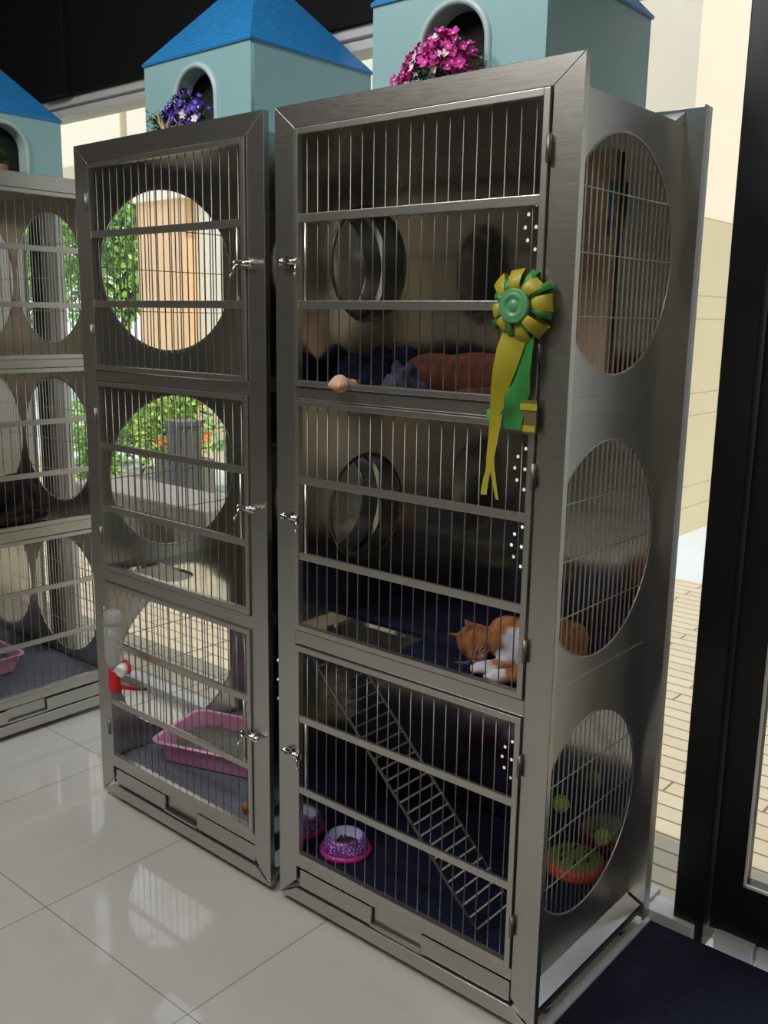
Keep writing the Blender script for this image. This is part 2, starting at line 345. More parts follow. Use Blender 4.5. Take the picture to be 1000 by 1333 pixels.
# ------------------------------------------------------------------ cat cages
ZF = (1.305, .735, .135)                # top of the three tier floors
DZ = ((1.318, 1.872), (.742, 1.292), (.145, .708))   # door openings
ZC = (1.60, 1.003, .40)                 # centres of the big side holes
RAILS = ((1.684, 1.500), (1.107, .927), (.520, .333))
D = .546; SW = .060
def cage(label, loc, rz, W, big_right=True, latch_left=True, tunnel=True, right_grille=True, hatch=True):
    t = thing('cat_cage', label, 'cage', loc, rz, None)
    L, Rr = -W, 0.
    # front frame: mitred tube frame with two cross rails and a slotted foot
    f = MB()
    zt, zb = 1.92, .02; g = .0006
    f.prism([(L, zb), (L+SW, zb+SW), (L+SW, zt-SW+.012), (L, zt)], 0, .016, bev=.0007)
    f.prism([(Rr, zb), (Rr, zt), (Rr-SW, zt-SW+.012), (Rr-SW, zb+SW)], 0, .016, bev=.0007)
    f.prism([(L+g, zt), (L+SW+g, zt-SW+.012), (Rr-SW-g, zt-SW+.012), (Rr-g, zt)], 0, .016, bev=.0007)
    f.prism([(L+g*2, zb), (Rr-g*2, zb), (Rr-SW, zb+.036), (L+SW, zb+.036)], 0, .016, bev=.0007)
    f.box(L+SW, Rr-SW, .0, .016, 1.292, 1.318, .0015)
    f.box(L+SW, Rr-SW, .0, .016, .708, .742, .0015)
    f.box(L+SW, Rr-SW, .0, .016, .118, .145, .0015)
    # inner back-up strip behind the slot so the slot reads dark
    f.build('front_frame', M['frame'], t)
    # rear frame flange and its stepped return
    f = MB()
    for x0, x1 in ((L, L+.05), (Rr-.05, Rr)): f.box(x0, x1, D-.024, D, .02, 1.92, .0015)
    f.box(L+.05, Rr-.05, D-.024, D, 1.868, 1.92, .0015); f.box(L+.05, Rr-.05, D-.024, D, .02, .07, .0015)
    for x0, x1 in ((L, L+.004), (Rr-.004, Rr)): f.box(x0, x1, D-.034, D-.024, .02, 1.92)
    f.prism([(D-.07, 1.888), (D-.024, 1.888), (D-.024, 1.912)], L+.05, Rr-.05, 'x')
    f.build('rear_frame', M['side'], t)
    # side panels
    bigs = [circ(.27, z, .232) for z in ZC]
    smalls = [circ(.264, ZC[0], .132), circ(.264, ZC[1], .132)]
    def rose(cx, cy, r): return [circ(cx+q*math.cos(PI/6*k), cy+q*math.sin(PI/6*k), r, 10) for q, st_ in ((.060, 1), (.030, 2)) for k in range(0, 12, st_)]
    vents = rose(.107, .557, .0042)
    for side in ('r', 'l'):
        big = (side == 'r') == big_right or (side == 'r' and not tunnel)
        x = Rr-.05 if side == 'r' else L+.05
        o = panel('side_panel', rect(.0165, D-.022, .075, 1.885), bigs if big else (smalls+vents if tunnel else smalls), .0024, M['side'] if big else M['panel'], t)
        xform(o, Matrix.Translation((x, 0, 0)) @ TO_YZ)
        if big:
            sgn = 1 if side == 'r' else -1
            for z in ZC:
                gr = MB(); k = -10
                while k <= 10:
                    u = k*.0215; h = math.sqrt(max(0, .232**2-u*u))+.007
                    if abs(u) < .232: gr.cyl((x-sgn*.003, .27+u, z-h), (x-sgn*.003, .27+u, z+h), .0019, n=6)
                    k += 1
                for dz in (-.118, 0, .118):
                    h = math.sqrt(.232**2-dz*dz)+.008; gr.cyl((x+sgn*.0005, .27-h, z+dz), (x+sgn*.0005, .27+h, z+dz), .0014, n=6)
                gr.torus((x, .27, z), .2325, .0026, 'x', 64, 6)
                gr.build('side_grille', M['sidewire'], t)
        else:
            for z in ZC[:2]:
                q = MB(); q.torus((x, .264, z), .135, .005, 'x', 48, 8)
                s1 = -1 if side == 'l' else 1
                if (side == 'l') and tunnel: q.lathe([(.133, x), (.133, x-.0575)], (0, .264, z), 48, 'x')
                if (side == 'r') and tunnel: q.lathe([(.133, x), (.133, x+.0525)], (0, .264, z), 48, 'x')
                q.build('tunnel_collar', M['darksteel'], t, recalc=False)
    # back panel with vent holes in the middle of each tier
    vh = []
    mx = L/2
    for z in (1.694, 1.497, 1.107, .906, .318): vh += rose(mx+.010, z, .0048)
    o = panel('back_panel', rect(L+.051, Rr-.051, .075, 1.885), vh, .002, M['panel'], t)
    xform(o, Matrix.Translation((0, D-.032, 0)) @ TO_XZ)
    MB().box(L+.05, Rr-.05, .017, D-.03, 1.885, 1.888).build('top_panel', M['side'], t)
    # tier floors; the middle one has a round-ended hatch for the ramp
    for i, z in enumerate(ZF):
        holes = []
        if i == 1 and hatch:
            a, rr, x1 = .098, .072, L+.235
            holes = [[(L+.085, a-rr)]+[(x1+rr*math.sin(q*PI/16), a-rr*math.cos(q*PI/16)) for q in range(17)]+[(L+.085, a+rr)]]
        o = panel('tier_floor', rect(L+.052, Rr-.052, .024, D-.034), holes, .010, M['panel'], t)
        xform(o, Matrix.Translation((0, 0, z-.005)))
    # folded seams on the outside of the side panels
    for z in (1.312, .722):
        MB().box(Rr-.0485, Rr-.0465, .018, D-.05, z-.017, z+.017, .0008).build('side_seam', M['side'], t)
    # doors
    ld = L+SW+.003; rd = Rr-SW-.003
    for i, (z0, z1) in enumerate(DZ):
        z0 += .003; z1 -= .003
        d = MB(); w = .013
        d.box(ld, ld+w, -.006, .010, z0, z1, .001); d.box(rd-w, rd, -.006, .010, z0, z1, .001)
        d.box(ld+w, rd-w, -.006, .010, z0, z0+w, .001); d.box(ld+w, rd-w, -.006, .010, z1-w, z1, .001)
        do = d.build('door', M['rail'], t)
        gm = MB(); nb = 19; sp = (rd-ld)/(nb+1)
        for k in range(1, nb+1): gm.cyl((ld+sp*k, .006, z0+w*.6), (ld+sp*k, .006, z1-w*.6), .00145, n=8)
        gm.build('wire_grille', M['wire'], do)
        for zr in RAILS[i]:
            MB().box(ld+w*.8, rd-w*.8, -.004, .004, zr-.009, zr+.009, .0012).build('door_rail', M['rail'], do)
        s = 1 if latch_left else -1
        xl = ld if latch_left else rd
        zm = (RAILS[i][0]+RAILS[i][1])/2
        la = MB()
        la.cyl((xl-s*.026, -.014, zm), (xl+s*.022, -.014, zm), .0065, n=14).sph((xl-s*.030, -.014, zm), .0085)
        la.cyl((xl+s*.020, -.014, zm), (xl+s*.024, -.014, zm), .009, n=14)
        la.cyl((xl+s*.018, -.016, zm), (xl+s*.026, -.026, zm-.026), .0032, n=8).sph((xl+s*.026, -.026, zm-.027), .0045)
        la.box(xl-s*.020 if s > 0 else xl+.020-.014, (xl-s*.020+.014) if s > 0 else xl+.020, -.012, .0, zm-.012, zm+.012, .001)
        la.build('latch', M['chrome'], do)
        MB().cyl((xl+s*.032, .0, RAILS[i][0]), (xl+s*.032, .0, RAILS[i][1]), .0035, n=8).build('latch_rod', M['rail'], do)
        xh = rd+.002 if latch_left else ld-.002
        for zh in (z1-.10, z0+.10):
            h = MB().cyl((xh, -.007, zh-.024), (xh, -.007, zh+.024), .0048, n=12); h.box(xh-.002, xh+.002, -.004, .004, zh-.022, zh+.022); h.build('hinge', M['wire'], do)
    # pull-out dirt drawer in the foot
    d = MB(); m = (ld+rd)/2
    d.box(ld+.004, m-.075, .006, .012, .061, .108, .001); d.box(m+.075, rd-.004, .006, .012, .061, .108, .001)
    d.box(m-.075, m+.075, .016, .020, .064, .108, .001); d.box(m-.075, m+.075, .002, .010, .061, .068, .001)
    d.box(ld+.004, rd-.004, .016, .45, .058, .062); 
    d.build('dirt_drawer', M['frame'], t)
    # base rails and castors
    for sx in (0, 1):
        x0, x1 = (L+.012, L+.055) if sx == 0 else (Rr-.055, Rr-.012)
        br = MB()
        if sx: br.prism([(x1, .050), (x1, .056), (x0, .076), (x0, .046)], .032, D-.03, 'y')
        else: br.prism([(x0, .050), (x0, .056), (x1, .076), (x1, .046)], .032, D-.03, 'y')
        xe = x1-.003 if sx else x0
        br.box(xe, xe+.003, .032, D-.03, .034, .056)
        br.build('base_rail', M['side'], t)
        for y in (.10, D-.09):
            xc = (x0+x1)/2
            w = MB().cyl((xc-.009, y, .021), (xc+.009, y, .021), .021, n=20).build('castor', M['darkrub'], t)
            MB().box(xc-.013, xc-.010, y-.012, y+.012, .015, .05).box(xc+.010, xc+.013, y-.012, y+.012, .015, .05).box(xc-.013, xc+.013, y-.012, y+.012, .046, .05).build('castor_fork', M['chrome'], w)
    return t
CA = cage('tall steel three-tier cat cage nearest the black door, holding the ginger cats and yellow-green rosette', (0, 0, 0), 0, .76)
CB = cage('middle steel cat cage with hanging water bottle and pink tray in its lowest tier', (-.7916, -.0039, 0), -.0159, .775, big_right=False, latch_left=False)
CC = cage('steel cat cage cut off by the left edge of the photo, turned sideways', (-2.14, .465, 0), PI/2, .76, tunnel=False)

# ------------------------------------------------------------------ cat houses on top
def house(label, loc, rz):
    t = thing('cat_house', label, 'cat house', loc, rz)
    w = .214; h = .232
    # front sheet with arch
    ar = .078; ab = .004; az = .118
    arch = [(-ar, ab)]+[(ar, ab)]+[(ar*math.cos(a*PI/20), az+ar*math.sin(a*PI/20)) for a in range(0, 21)]
    o = panel('front_wall', rect(-w, w, 0, h), [arch], .012, M['teal'], t)
    xform(o, Matrix.Translation((0, -w+.006, 0)) @ TO_XZ)
    b = MB(); b.box(-w, w, w-.012, w, 0, h, .002).box(-w, -w+.012, -w+.012, w-.012, 0, h).box(w-.012, w, -w+.012, w-.012, 0, h).box(-w+.012, w-.012, -w+.012, w-.012, 0, .006)
    b.build('walls', M['teal'], t)
    MB().box(-w+.013, w-.013, -w+.03, w-.013, .008, h-.002).build('dark_interior', M['houseshade'], t) if False else None
    r = MB(); pts = [(-ar-.006, -w, ab)]+[((ar+.006)*math.cos(PI-a*PI/24), -w, az+(ar+.006)*math.sin(PI-a*PI/24)) for a in range(25)]+[(ar+.006, -w, ab)]
    n = 8; rings = []
    for p in pts:
        # rim section sweeps outwards
        a = math.atan2(p[2]-az, p[0]) if p[2] > az else (0 if p[0] > 0 else PI)
        c = Vector((math.cos(a), 0, math.sin(a)))
        rings.append([r.b.verts.new(Vector(p)+c*.008*math.cos(2*PI*k/n)+Vector((0, 1, 0))*.008*math.sin(2*PI*k/n)) for k in range(n)])
    for A, B in zip(rings, rings[1:]):
        for k in range(n): ff = r.b.faces.new((A[k], A[(k+1) % n], B[(k+1) % n], B[k])); ff.smooth = True
    # inner sleeve
    def ring(y, rr): return [(-rr, y, ab)]+[(rr*math.cos(PI-a*PI/24), y, az+rr*math.sin(PI-a*PI/24)) for a in range(25)]+[(rr, y, ab)]
    A = [r.b.verts.new(p) for p in ring(-w, ar)]; B = [r.b.verts.new(p) for p in ring(-w+.04, ar-.004)]
    for i in range(len(A)-1): ff = r.b.faces.new((A[i], A[i+1], B[i+1], B[i])); ff.smooth = True
    r.build('arch_rim', M['rim'], t, recalc=False)
    d = MB().box(-w+.014, w-.014, -w+.055, w-.014, .008, h-.004); d.build('shade_block', M['houseshade'], t)  # near-black block fills the hollow house in place of its inside shade
    f = MB(); e = w+.004; z0 = h; ap = h+.255
    base = [(-e, -e), (e, -e), (e, e), (-e, e)]
    vs = [f.b.verts.new((x, y, z0+.004)) for x, y in base]; vb = [f.b.verts.new((x, y, z0-.002)) for x, y in base]; tip = f.b.verts.new((0, 0, ap))
    for i in range(4):
        f.b.faces.new((vs[i], vs[(i+1) % 4], tip)); f.b.faces.new((vb[i], vb[(i+1) % 4], vs[(i+1) % 4], vs[i]))
    f.b.faces.new(vb[::-1])
    f.build('roof', M['roof'], t); return t
house('teal cat house with blue pyramid roof above the middle cage, violet flowers in its arch', (-1.176, .334, 1.888), -.0159)
house('tallest-looking teal cat house, on the right cage, magenta flowers at its arch', (-.368, .334, 1.888), 0)
house('blue-roofed teal cat house cut by the left photo edge, potted plant in its arch', (-2.474, .186, 1.888), PI/2)

def flower(mb, c, nrm, r, mp, me_):
    q = Vector(nrm).normalized().to_track_quat('Z', 'Y').to_matrix()
    for k in range(5):
        a = 2*PI*k/5+R.random()*.3
        d = q@Vector((math.cos(a), math.sin(a), .15)); s = q@Vector((-math.sin(a), math.cos(a), 0)); u = q@Vector((0, 0, 1))
        p0 = Vector(c); f = mb.b.faces.new([mb.b.verts.new(v) for v in (p0, p0+d*r*.55+s*r*.42, p0+d*r+s*r*.2+u*r*.15, p0+d*r-s*r*.2+u*r*.15, p0+d*r*.55-s*r*.42)])
        f.material_index = mp
    mb.sph(c, r*.22, u=6, v=4, mat=me_)
def leaf(mb, c, d, ln, wd, mat=0, up=(0, 0, 1)):
    d = Vector(d).normalized(); s = d.cross(Vector(up)); s = s.normalized() if s.length > 1e-3 else Vector((1, 0, 0)); n = s.cross(d)
    c = Vector(c); a = [c, c+d*ln*.4+s*wd/2+n*wd*.1, c+d*ln-n*ln*.1, c+d*ln*.4-s*wd/2+n*wd*.1]
    f = mb.b.faces.new([mb.b.verts.new(v) for v in a]); f.material_index = mat
def rdir(zmin=-1):
    while True:
        v = Vector((R.uniform(-1, 1), R.uniform(-1, 1), R.uniform(zmin, 1)))
        if .1 < v.length < 1: return v.normalized()
def flower_basket(label, loc, fm, rx, ry, rz_, nfl, skew=0, twigs=False, em='whitef', side_leaf=False):
    t = thing('flower_basket', label, 'flower basket', loc)
    b = MB().lathe([(.0, 0), (.034, 0), (.044, .02), (.048, .034), (.044, .034), (.040, .024), (0, .02)], (0, 0, 0), 28); b.torus((0, 0, .034), .046, .0045)
    b.build('basket', M['basket'], t)
    f = MB()
    for _ in range(420):
        d = rdir(-.35); k = R.uniform(.5, .96)
        c = Vector((d.x*rx*k+skew*rx*.2, d.y*ry*k, .058+d.z*rz_*k)); leaf(f, c, d+rdir()*.9, R.uniform(.012, .022), R.uniform(.006, .011), R.choice((0, 0, 1)))
    if side_leaf:
        for _ in range(200):
            a = R.uniform(0, 1); c = Vector((-rx-.02-.018*a+R.gauss(0, .012), -.01+R.gauss(0, .012), .07-.075*a*R.random()+R.gauss(0, .012))); leaf(f, c, rdir(-.3)+Vector((-.6, 0, .2)), .02, .006, R.choice((0, 0, 1)))
    f.build('foliage', [M['leafd'], M['leafm']], t, recalc=False)
    g = MB()
    for _ in range(nfl):
        d = rdir(-.1); d.y = -abs(d.y) if R.random() < .7 else d.y; d.normalize()
        q_ = R.uniform(.75, 1.15); c = Vector((d.x*rx*q_, d.y*ry*q_, .062+d.z*rz_*q_)); flower(g, c, d+rdir()*.5+Vector((0, -.4, .2)), R.uniform(.008, .0135), 0 if R.random() < .93 else 2, 1)
    if skew:
        for _ in range(26):
            a = R.random(); c = Vector((-rx+.02-.050*a, -.022+R.gauss(0, .006), .075-.050*a+R.gauss(0, .010))); flower(g, c, rdir()+Vector((-.3, -1.4, 0)), R.uniform(.008, .012), 0, 1)
    g.build('blossoms', [fm, M[em], M['whitef']], t, recalc=False)
    if twigs:
        w = MB()
        w.tube([(-.030, -.045, .03), (-.036, -.054, .052), (-.048, -.05, .075), (-.058, -.045, .09)], [.0028, .0032, .0022, .001], 6)
        w.tube([(-.018, -.05, .025), (-.022, -.056, .045), (-.026, -.055, .062)], [.004, .0042, .0015], 6)
        w.tube([(-.016, -.05, .025), (.0, -.056, .045), (.003, -.053, .066)], [.003, .0025, .001], 6)
        for _ in range(60):
            a = R.uniform(0, 2*PI); c = Vector((.042*math.cos(a), -.005+.042*math.sin(a), .037)); w.cyl(c, c+rdir()*.018, .0009, n=4)
        w.build('straw', M['twig'], t, recalc=False)
    return t
flower_basket('straw basket of violet-blue flowers in the middle cat house arch', (-1.165, .078, 1.889), M['purple'], .070, .040, .062, 90, 0, True, 'yel', True)
flower_basket('straw basket of magenta flowers in the right cat house arch', (-.363, .078, 1.889), M['pinkf'], .080, .040, .066, 120, 1)
t = thing('potted_plant', 'small green plant in a patterned pot in the left cat house arch', 'plant', (-2.235, .150, 1.889))
MB().lathe([(0, 0), (.022, 0), (.030, .055), (.032, .058), (.027, .058), (.024, .05), (0, .05)], n=24).build('pot', M['terra'], t)
MB().box(.026, .0285, -.012, .018, .006, .034, .001).build('pot_tag', M['white'], t)['label'] = 'white tag on the pot'
f = MB()
for _ in range(260):
    d = rdir(-.1); leaf(f, Vector((d.x*.025, d.y*.025, .066+d.z*.035)), d+rdir()*.5, .014, .007, R.choice((0, 0, 1)))
f.build('foliage', [M['leafm'], M['leafd']], t, recalc=False)

# ------------------------------------------------------------------ furnishings of the cages
def tagged(o, label, cat, group=None): return tag(o, label, cat, group)
tagged(MB().box(-.705, -.056, .028, .508, .1355, .141, .002).build('cage_mat', M['navy']), 'dark navy ribbed mat on the lowest floor of the right cage, under the pink bowl', 'mat')
o = panel('cage_mat', rect(-.50+.12, -.056, .028, .508), [], .005, M['navy']); xform(o, Matrix.Translation((0, 0, .738)))
mm = MB()
mm.box(-.43, -.056, .028, .508, .7355, .7415, .002).box(-.705, -.428, .185, .508, .7355, .7415, .002)
bpy.data.objects.remove(o)
tagged(mm.build('cage_mat', M['navy']), 'dark navy mat under the ginger and white cat in the middle tier', 'mat')
mb = MB().box(-.775+.055, -.056, .028, .508, .1355, .141, .002); o = mb.build('cage_mat', M['greymat']); o.location = (-.7916, -.0039, 0); o.rotation_euler = (0, 0, -.0159)
tagged(o, 'blue-grey mat under the pink tray in the middle cage', 'mat')
mb = MB().box(-.705, -.056, .028, .508, .1355, .141, .002); o = mb.build('cage_mat', M['greymat']); o.location = (-2.14, .465, 0); o.rotation_euler = (0, 0, PI/2)
tagged(o, 'grey mat on the lowest floor of the sideways left cage', 'mat')

# wire ramp
t = thing('wire_ramp', 'steel wire ladder ramp sloping down inside the lowest tier of right cage', 'ramp', (-.16, .1, .142))
P0 = Vector((-.70+.16, 0, .545)); P1 = Vector((0.006, 0, .002))
rr = MB()
for y in (-.065, .068):
    rr.tube([P0+Vector((-.004, y, .045)), P0+Vector((0, y, 0)), P1+Vector((0, y, 0))], .0035, 8)
rr.cyl(P0+Vector((-.004, -.065, .045)), P0+Vector((-.004, .068, .045)), .003)
rr.build('side_rails', M['wire'], t)
st = MB()
for k in range(1, 27):
    c = P0.lerp(P1, k/27); d = (P1-P0).normalized(); st.cyl(c+Vector((0, -.065, .002)), c+Vector((0, .068, .002)), .0026, n=6)
st.build('rungs', simple('bright_rungs', (.8, .8, .8), .35, metal=1, var=.05), t)

# food bowl
t = thing('food_bowl', 'magenta and purple speckled food bowl on the navy mat behind the bars', 'bowl', (-.628, .105, .1415))
MB().lathe([(0, 0), (.064, 0), (.067, .006), (.064, .013), (.056, .015)], n=40).build('base_rim', M['magenta'], t)
MB().lathe([(.061, .013), (.052, .040), (.046, .045), (.042, .046)], n=40).build('bowl_wall', M['speck'], t)
MB().lathe([(.043, .046), (.038, .036), (.030, .018), (0, .014)], n=40).build('bowl_inside', M['bowlin'], t)
k = MB()
for _ in range(90):
    a = R.uniform(0, 2*PI); q = .029*math.sqrt(R.random()); k.sph((q*math.cos(a), q*math.sin(a), .021+R.uniform(0, .006)), .0042, (1, 1, .7), u=6, v=4)
k.build('kibble', M['kibble'], t)['kind'] = 'stuff'

# litter trays
def tray(label, loc, rz, lx, ly, h, mat, ll=False):
    t = thing('litter_tray', label, 'litter tray', loc, rz)
    def rr(x, y, r, n=5):
        pts = []
        for cx, cy, a0 in ((x-r, y-r, 0), (-x+r, y-r, 90), (-x+r, -y+r, 180), (x-r, -y+r, 270)):
            for k in range(n+1): a = math.radians(a0+90*k/n); pts.append((cx+r*math.cos(a), cy+r*math.sin(a)))
        return pts
    secs = [(lx/2-.028, ly/2-.028, .03, 0), (lx/2-.022, ly/2-.022, .034, .006), (lx/2-.006, ly/2-.006, .036, h-.004), (lx/2+.006, ly/2+.006, .04, h-.003), (lx/2+.007, ly/2+.007, .04, h), (lx/2-.006, ly/2-.006, .036, h), (lx/2-.024, ly/2-.024, .03, .010), (lx/2-.03, ly/2-.03, .03, .006)]
    m = MB(); rings = [[m.b.verts.new((p[0], p[1], z)) for p in rr(x, y, r)] for x, y, r, z in secs]
    for A, B in zip(rings, rings[1:]):
        for i in range(len(A)): f = m.b.faces.new((A[i], A[(i+1) % len(A)], B[(i+1) % len(A)], B[i]))
    m.b.faces.new(rings[0][::-1]); m.b.faces.new(rings[-1]); m.build('tray_body', mat, t)
    g = MB(); nx, ny = 40, 28; grid = []
    for i in range(nx+1):
        row = []
        for j in range(ny+1):
            u = -1+2*i/nx; v = -1+2*j/ny; x = u*(lx/2-.017); y = v*(ly/2-.017)
            z = .030+.012*noise.noise(Vector((x*14, y*14, 1)))+.006*noise.noise(Vector((x*60, y*60, 4)))+.028*math.exp(-((u-.45)**2+(v-.1)**2)*4)
            row.append(g.b.verts.new((x, y, z)))
        grid.append(row)
    for i in range(nx):
        for j in range(ny): f = g.b.faces.new((grid[i][j], grid[i+1][j], grid[i+1][j+1], grid[i][j+1])); f.smooth = True
    g.build('litter', M['litter'], t)['kind'] = 'stuff'
    return t
ang = math.atan2(.098, .297)
cx, cy = -1.40+.19*math.cos(ang)-.135*math.sin(ang), .062+.19*math.sin(ang)+.135*math.cos(ang)
tray('pink plastic litter tray with grey litter inside the middle cage', (cx, cy, .1415), ang, .37, .26, .072, M['pink'])
tray('light pink litter tray in the sideways cage at the left edge', (-2.50, .03, .1415), PI/2, .36, .27, .072, M['pinkl'])

# water bottle on the middle cage's lowest door
t = thing('water_bottle', 'clear water bottle with red cap and spout hung on the middle cage door', 'water bottle', (-1.392, -.047, .40))
def sect(z, rx): return rx, z
b = MB().lathe([(0, .250), (.018, .250), (.025, .246), (.0265, .236), (.0262, .212), (.0235, .209), (.0235, .205), (.0262, .202), (.0262, .110), (.022, .094), (.013, .080), (.012, .070)], n=28)
b.build('bottle_body', M['bottle'], t)
MB().lathe([(0, .200), (.0225, .200), (.0235, .112), (.019, .095), (.010, .080), (0, .080)], n=24).build('water', M['glass'], t)
c = MB().lathe([(0, .076), (.016, .076), (.0175, .070), (.0185, .02), (.017, .006), (0, .006)], n=24)
c.tube([(.008, .004, .022), (.022, .03, .014), (.034, .055, .008)], [.0065, .0055, .0055], 10)
c.build('red_cap', M['red'], t)['label'] = 'red cap with side spout'
MB().cyl((.033, .053, .0085), (.044, .075, .004), .0048, n=10).build('spout_tip', M['darksteel'], t)
c = MB().cyl((.040, .006, .088), (.046, -.016, .082), .017, n=20); c.cyl((.020, .0, .086), (.040, -.004, .086), .006, n=10); c.build('clip', M['white'], t)
MB().torus((.044, .009, .09), .018, .0045, 'y', 28, 8).build('clip_ring', M['red'], t)

# rosette
t = thing('rosette', 'yellow and green prize rosette ribbon hanging from the bars of the right cage', 'rosette', (-.094, -.012, 1.499))
a, gg = MB(), MB()
nl = 16
for k in range(nl):
    mbk = a if k % 2 == 0 else gg
    th = 2*PI*k/nl+.1+.10*math.sin(k*1.7); wd = (.44 if k % 2 == 0 else .20)*(1+.2*math.sin(k*3.1)); ro = .064*(1+.10*math.sin(k*2.3)); 
    # a loop of ribbon: leaves the hub, bulges forwards, folds back at the rim
    prof = [(.018, -.018), (.034, -.030-.004*(k % 3)), (.052, -.026), (ro, -.012), (ro-.002, -.004), (.045, -.002), (.02, -.004)]
    prev = None
    for r_, y_ in prof:
        h = wd*.5*(r_*.55+.022); e = Vector((math.cos(th), 0, math.sin(th))); s = Vector((-math.sin(th), 0, math.cos(th)))
        cur = [mbk.b.verts.new(e*r_+s*h*(q)+Vector((0, y_+.004*abs(q)+(.002 if k % 2 else 0), 0))) for q in (-1.25, -.5, .5, 1.25)]
        if prev:
            for i in range(3): f = mbk.b.faces.new((prev[i], prev[i+1], cur[i+1], cur[i])); f.smooth = True
        prev = cur
a.build('yellow_loops', M['yellow'], t, recalc=False)['label'] = 'yellow ribbon loops'
gg.build('green_loops', M['green'], t, recalc=False)['label'] = 'green ribbon loops'
bt = MB().lathe([(0, -.038), (.008, -.038), (.010, -.036), (.014, -.036), (.016, -.0385), (.0225, -.0385), (.0255, -.036), (.0285, -.038), (.031, -.035), (.031, -.026), (0, -.026)], n=36, axis='y').build('centre_button', M['gbutton'], t)
bt['label'] = 'round embossed green centre button'
def ribbon(mb, pts, th=.0008):
    """pts = (x, y, z, halfwidth, twist)"""
    prev = None
    for x, y, z, h, tw in pts:
        d = Vector((math.cos(tw), math.sin(tw), 0)); c = Vector((x, y, z)); cur = [mb.b.verts.new(c+d*h*q) for q in (-1, -.33, .33, 1)]
        if prev:
            for i in range(3): f = mb.b.faces.new((prev[i], prev[i+1], cur[i+1], cur[i])); f.smooth = True
        prev = cur
r1 = MB()
ribbon(r1, [(-.006, -.014, -.045, .026, .1), (-.014, -.018, -.075, .026, .2), (-.022, -.020, -.11, .022, .5), (-.031, -.020, -.145, .017, .6), (-.038, -.018, -.19, .0125, .4), (-.043, -.018, -.24, .010, .2), (-.047, -.020, -.28, .009, 0), (-.046, -.02, -.305, .010, 0)])
ribbon(r1, [(-.050, -.02, -.303, .0055, 0), (-.054, -.022, -.325, .006, .2), (-.057, -.022, -.345, .006, .4), (-.056, -.024, -.352, .006, .4)])
ribbon(r1, [(-.041, -.02, -.303, .0055, 0), (-.036, -.02, -.325, .0055, -.2), (-.030, -.022, -.345, .005, -.3), (-.025, -.024, -.358, .004, -.2)])
r1.build('yellow_tail', M['yellow'], t, recalc=False)['label'] = 'long forked yellow ribbon tail'
r2 = MB()
ribbon(r2, [(.010, -.008, -.045, .022, -.1), (.009, -.009, -.08, .025, -.3), (.004, -.009, -.12, .026, -.3), (-.001, -.009, -.155, .025, .2), (-.004, -.009, -.185, .020, .7), (-.012, -.009, -.20, .024, .2), (-.01, -.008, -.225, .020, 0)])
r2.build('green_tail', M['green'], t, recalc=False)['label'] = 'wide green ribbon tail'
t = thing('striped_tag', 'small yellow and brown striped tag on the cross rail beside the green ribbon', 'tag', (-.073, -.012, 1.268))
MB().box(-.016, .018, -.003, 0, 0, .062, .0008).build('card', simple('dark_olive_card', (.13, .10, .03), .6), t)
MB().box(-.017, .019, -.0042, -.003, .044, .056).build('stripe', M['yellow'], t); MB().box(-.019, .017, -.0042, -.003, .004, .016).build('stripe', M['yellow'], t)
r3 = MB(); ribbon(r3, [(0, 0, 0, .008, 0), (.012, -.002, .004, .010, .4), (.028, -.006, .006, .009, .8)])
o = MB(); 
prevv = None
for x, y, z, h in ((-.165, -.012, 1.297, .010), (-.15, -.018, 1.300, .011), (-.135, -.014, 1.302, .010), (-.124, -.009, 1.306, .004)):
    cur = [o.b.verts.new((x, y, z-h)), o.b.verts.new((x, y-.002, z)), o.b.verts.new((x, y, z+h))]
    if prevv:
        for i in range(2): f = o.b.faces.new((prevv[i], prevv[i+1], cur[i+1], cur[i])); f.smooth = True
    prevv = cur
r3.b.free()
tagged(o.build('ribbon_clip', simple('bright_green_ribbon', (.10, .42, .04), .5), recalc=False), 'short bright green ribbon scrap tucked behind the yellow tail', 'ribbon')

# tan board and cloth in the top tier, toy in the lowest
t = thing('scratching_board', 'tall tan board leaning in the top tier, seen through the side hole', 'board', (-.255, .495, 1.312))
q = MB().box(-.07, .07, -.006, .006, 0, .535, .002); q.box(.035, .043, -.0075, -.006, .33, .37).box(-.05, -.045, -.0075, -.006, .17, .20)
q.build('board', M['tan'], t); MB().box(.052, .060, -.0085, -.006, .35, .39).build('black_clip', M['darkrub'], t)
q = MB(); 
prevv = None
for k in range(8):
    z = .47-.017*k; w_ = .012*(1-.09*k); cur = [q.b.verts.new((.066+w_*s_, -.010+.004*math.sin(k+s_*2), z)) for s_ in (-1, 0, 1)]
    if prevv:
        for i in range(2): f = q.b.faces.new((prevv[i], prevv[i+1], cur[i+1], cur[i])); f.smooth = True
    prevv = cur
q.build('blue_strap', M['bluecloth'], t, recalc=False)
t = thing('cat_toy', 'round orange and green cat toy with springy balls behind lowest side hole', 'cat toy', (-.150, .425, .1415))
MB().lathe([(0, 0), (.072, 0), (.076, .008), (.074, .024), (.066, .032), (.06, .028)], n=40).build('orange_base', M['toyorange'], t)
tt = MB().lathe([(.067, .031), (.045, .036), (0, .038)], n=40)
tt.build('green_top', M['toygreen'], t)
sl = MB()
for k in range(6):
    a_ = 2*PI*k/6; sl.box(.035*math.cos(a_)-.004, .035*math.cos(a_)+.004, .035*math.sin(a_)-.014, .035*math.sin(a_)+.014, .033, .0375)
sl.build('slots', M['darkrub'], t)
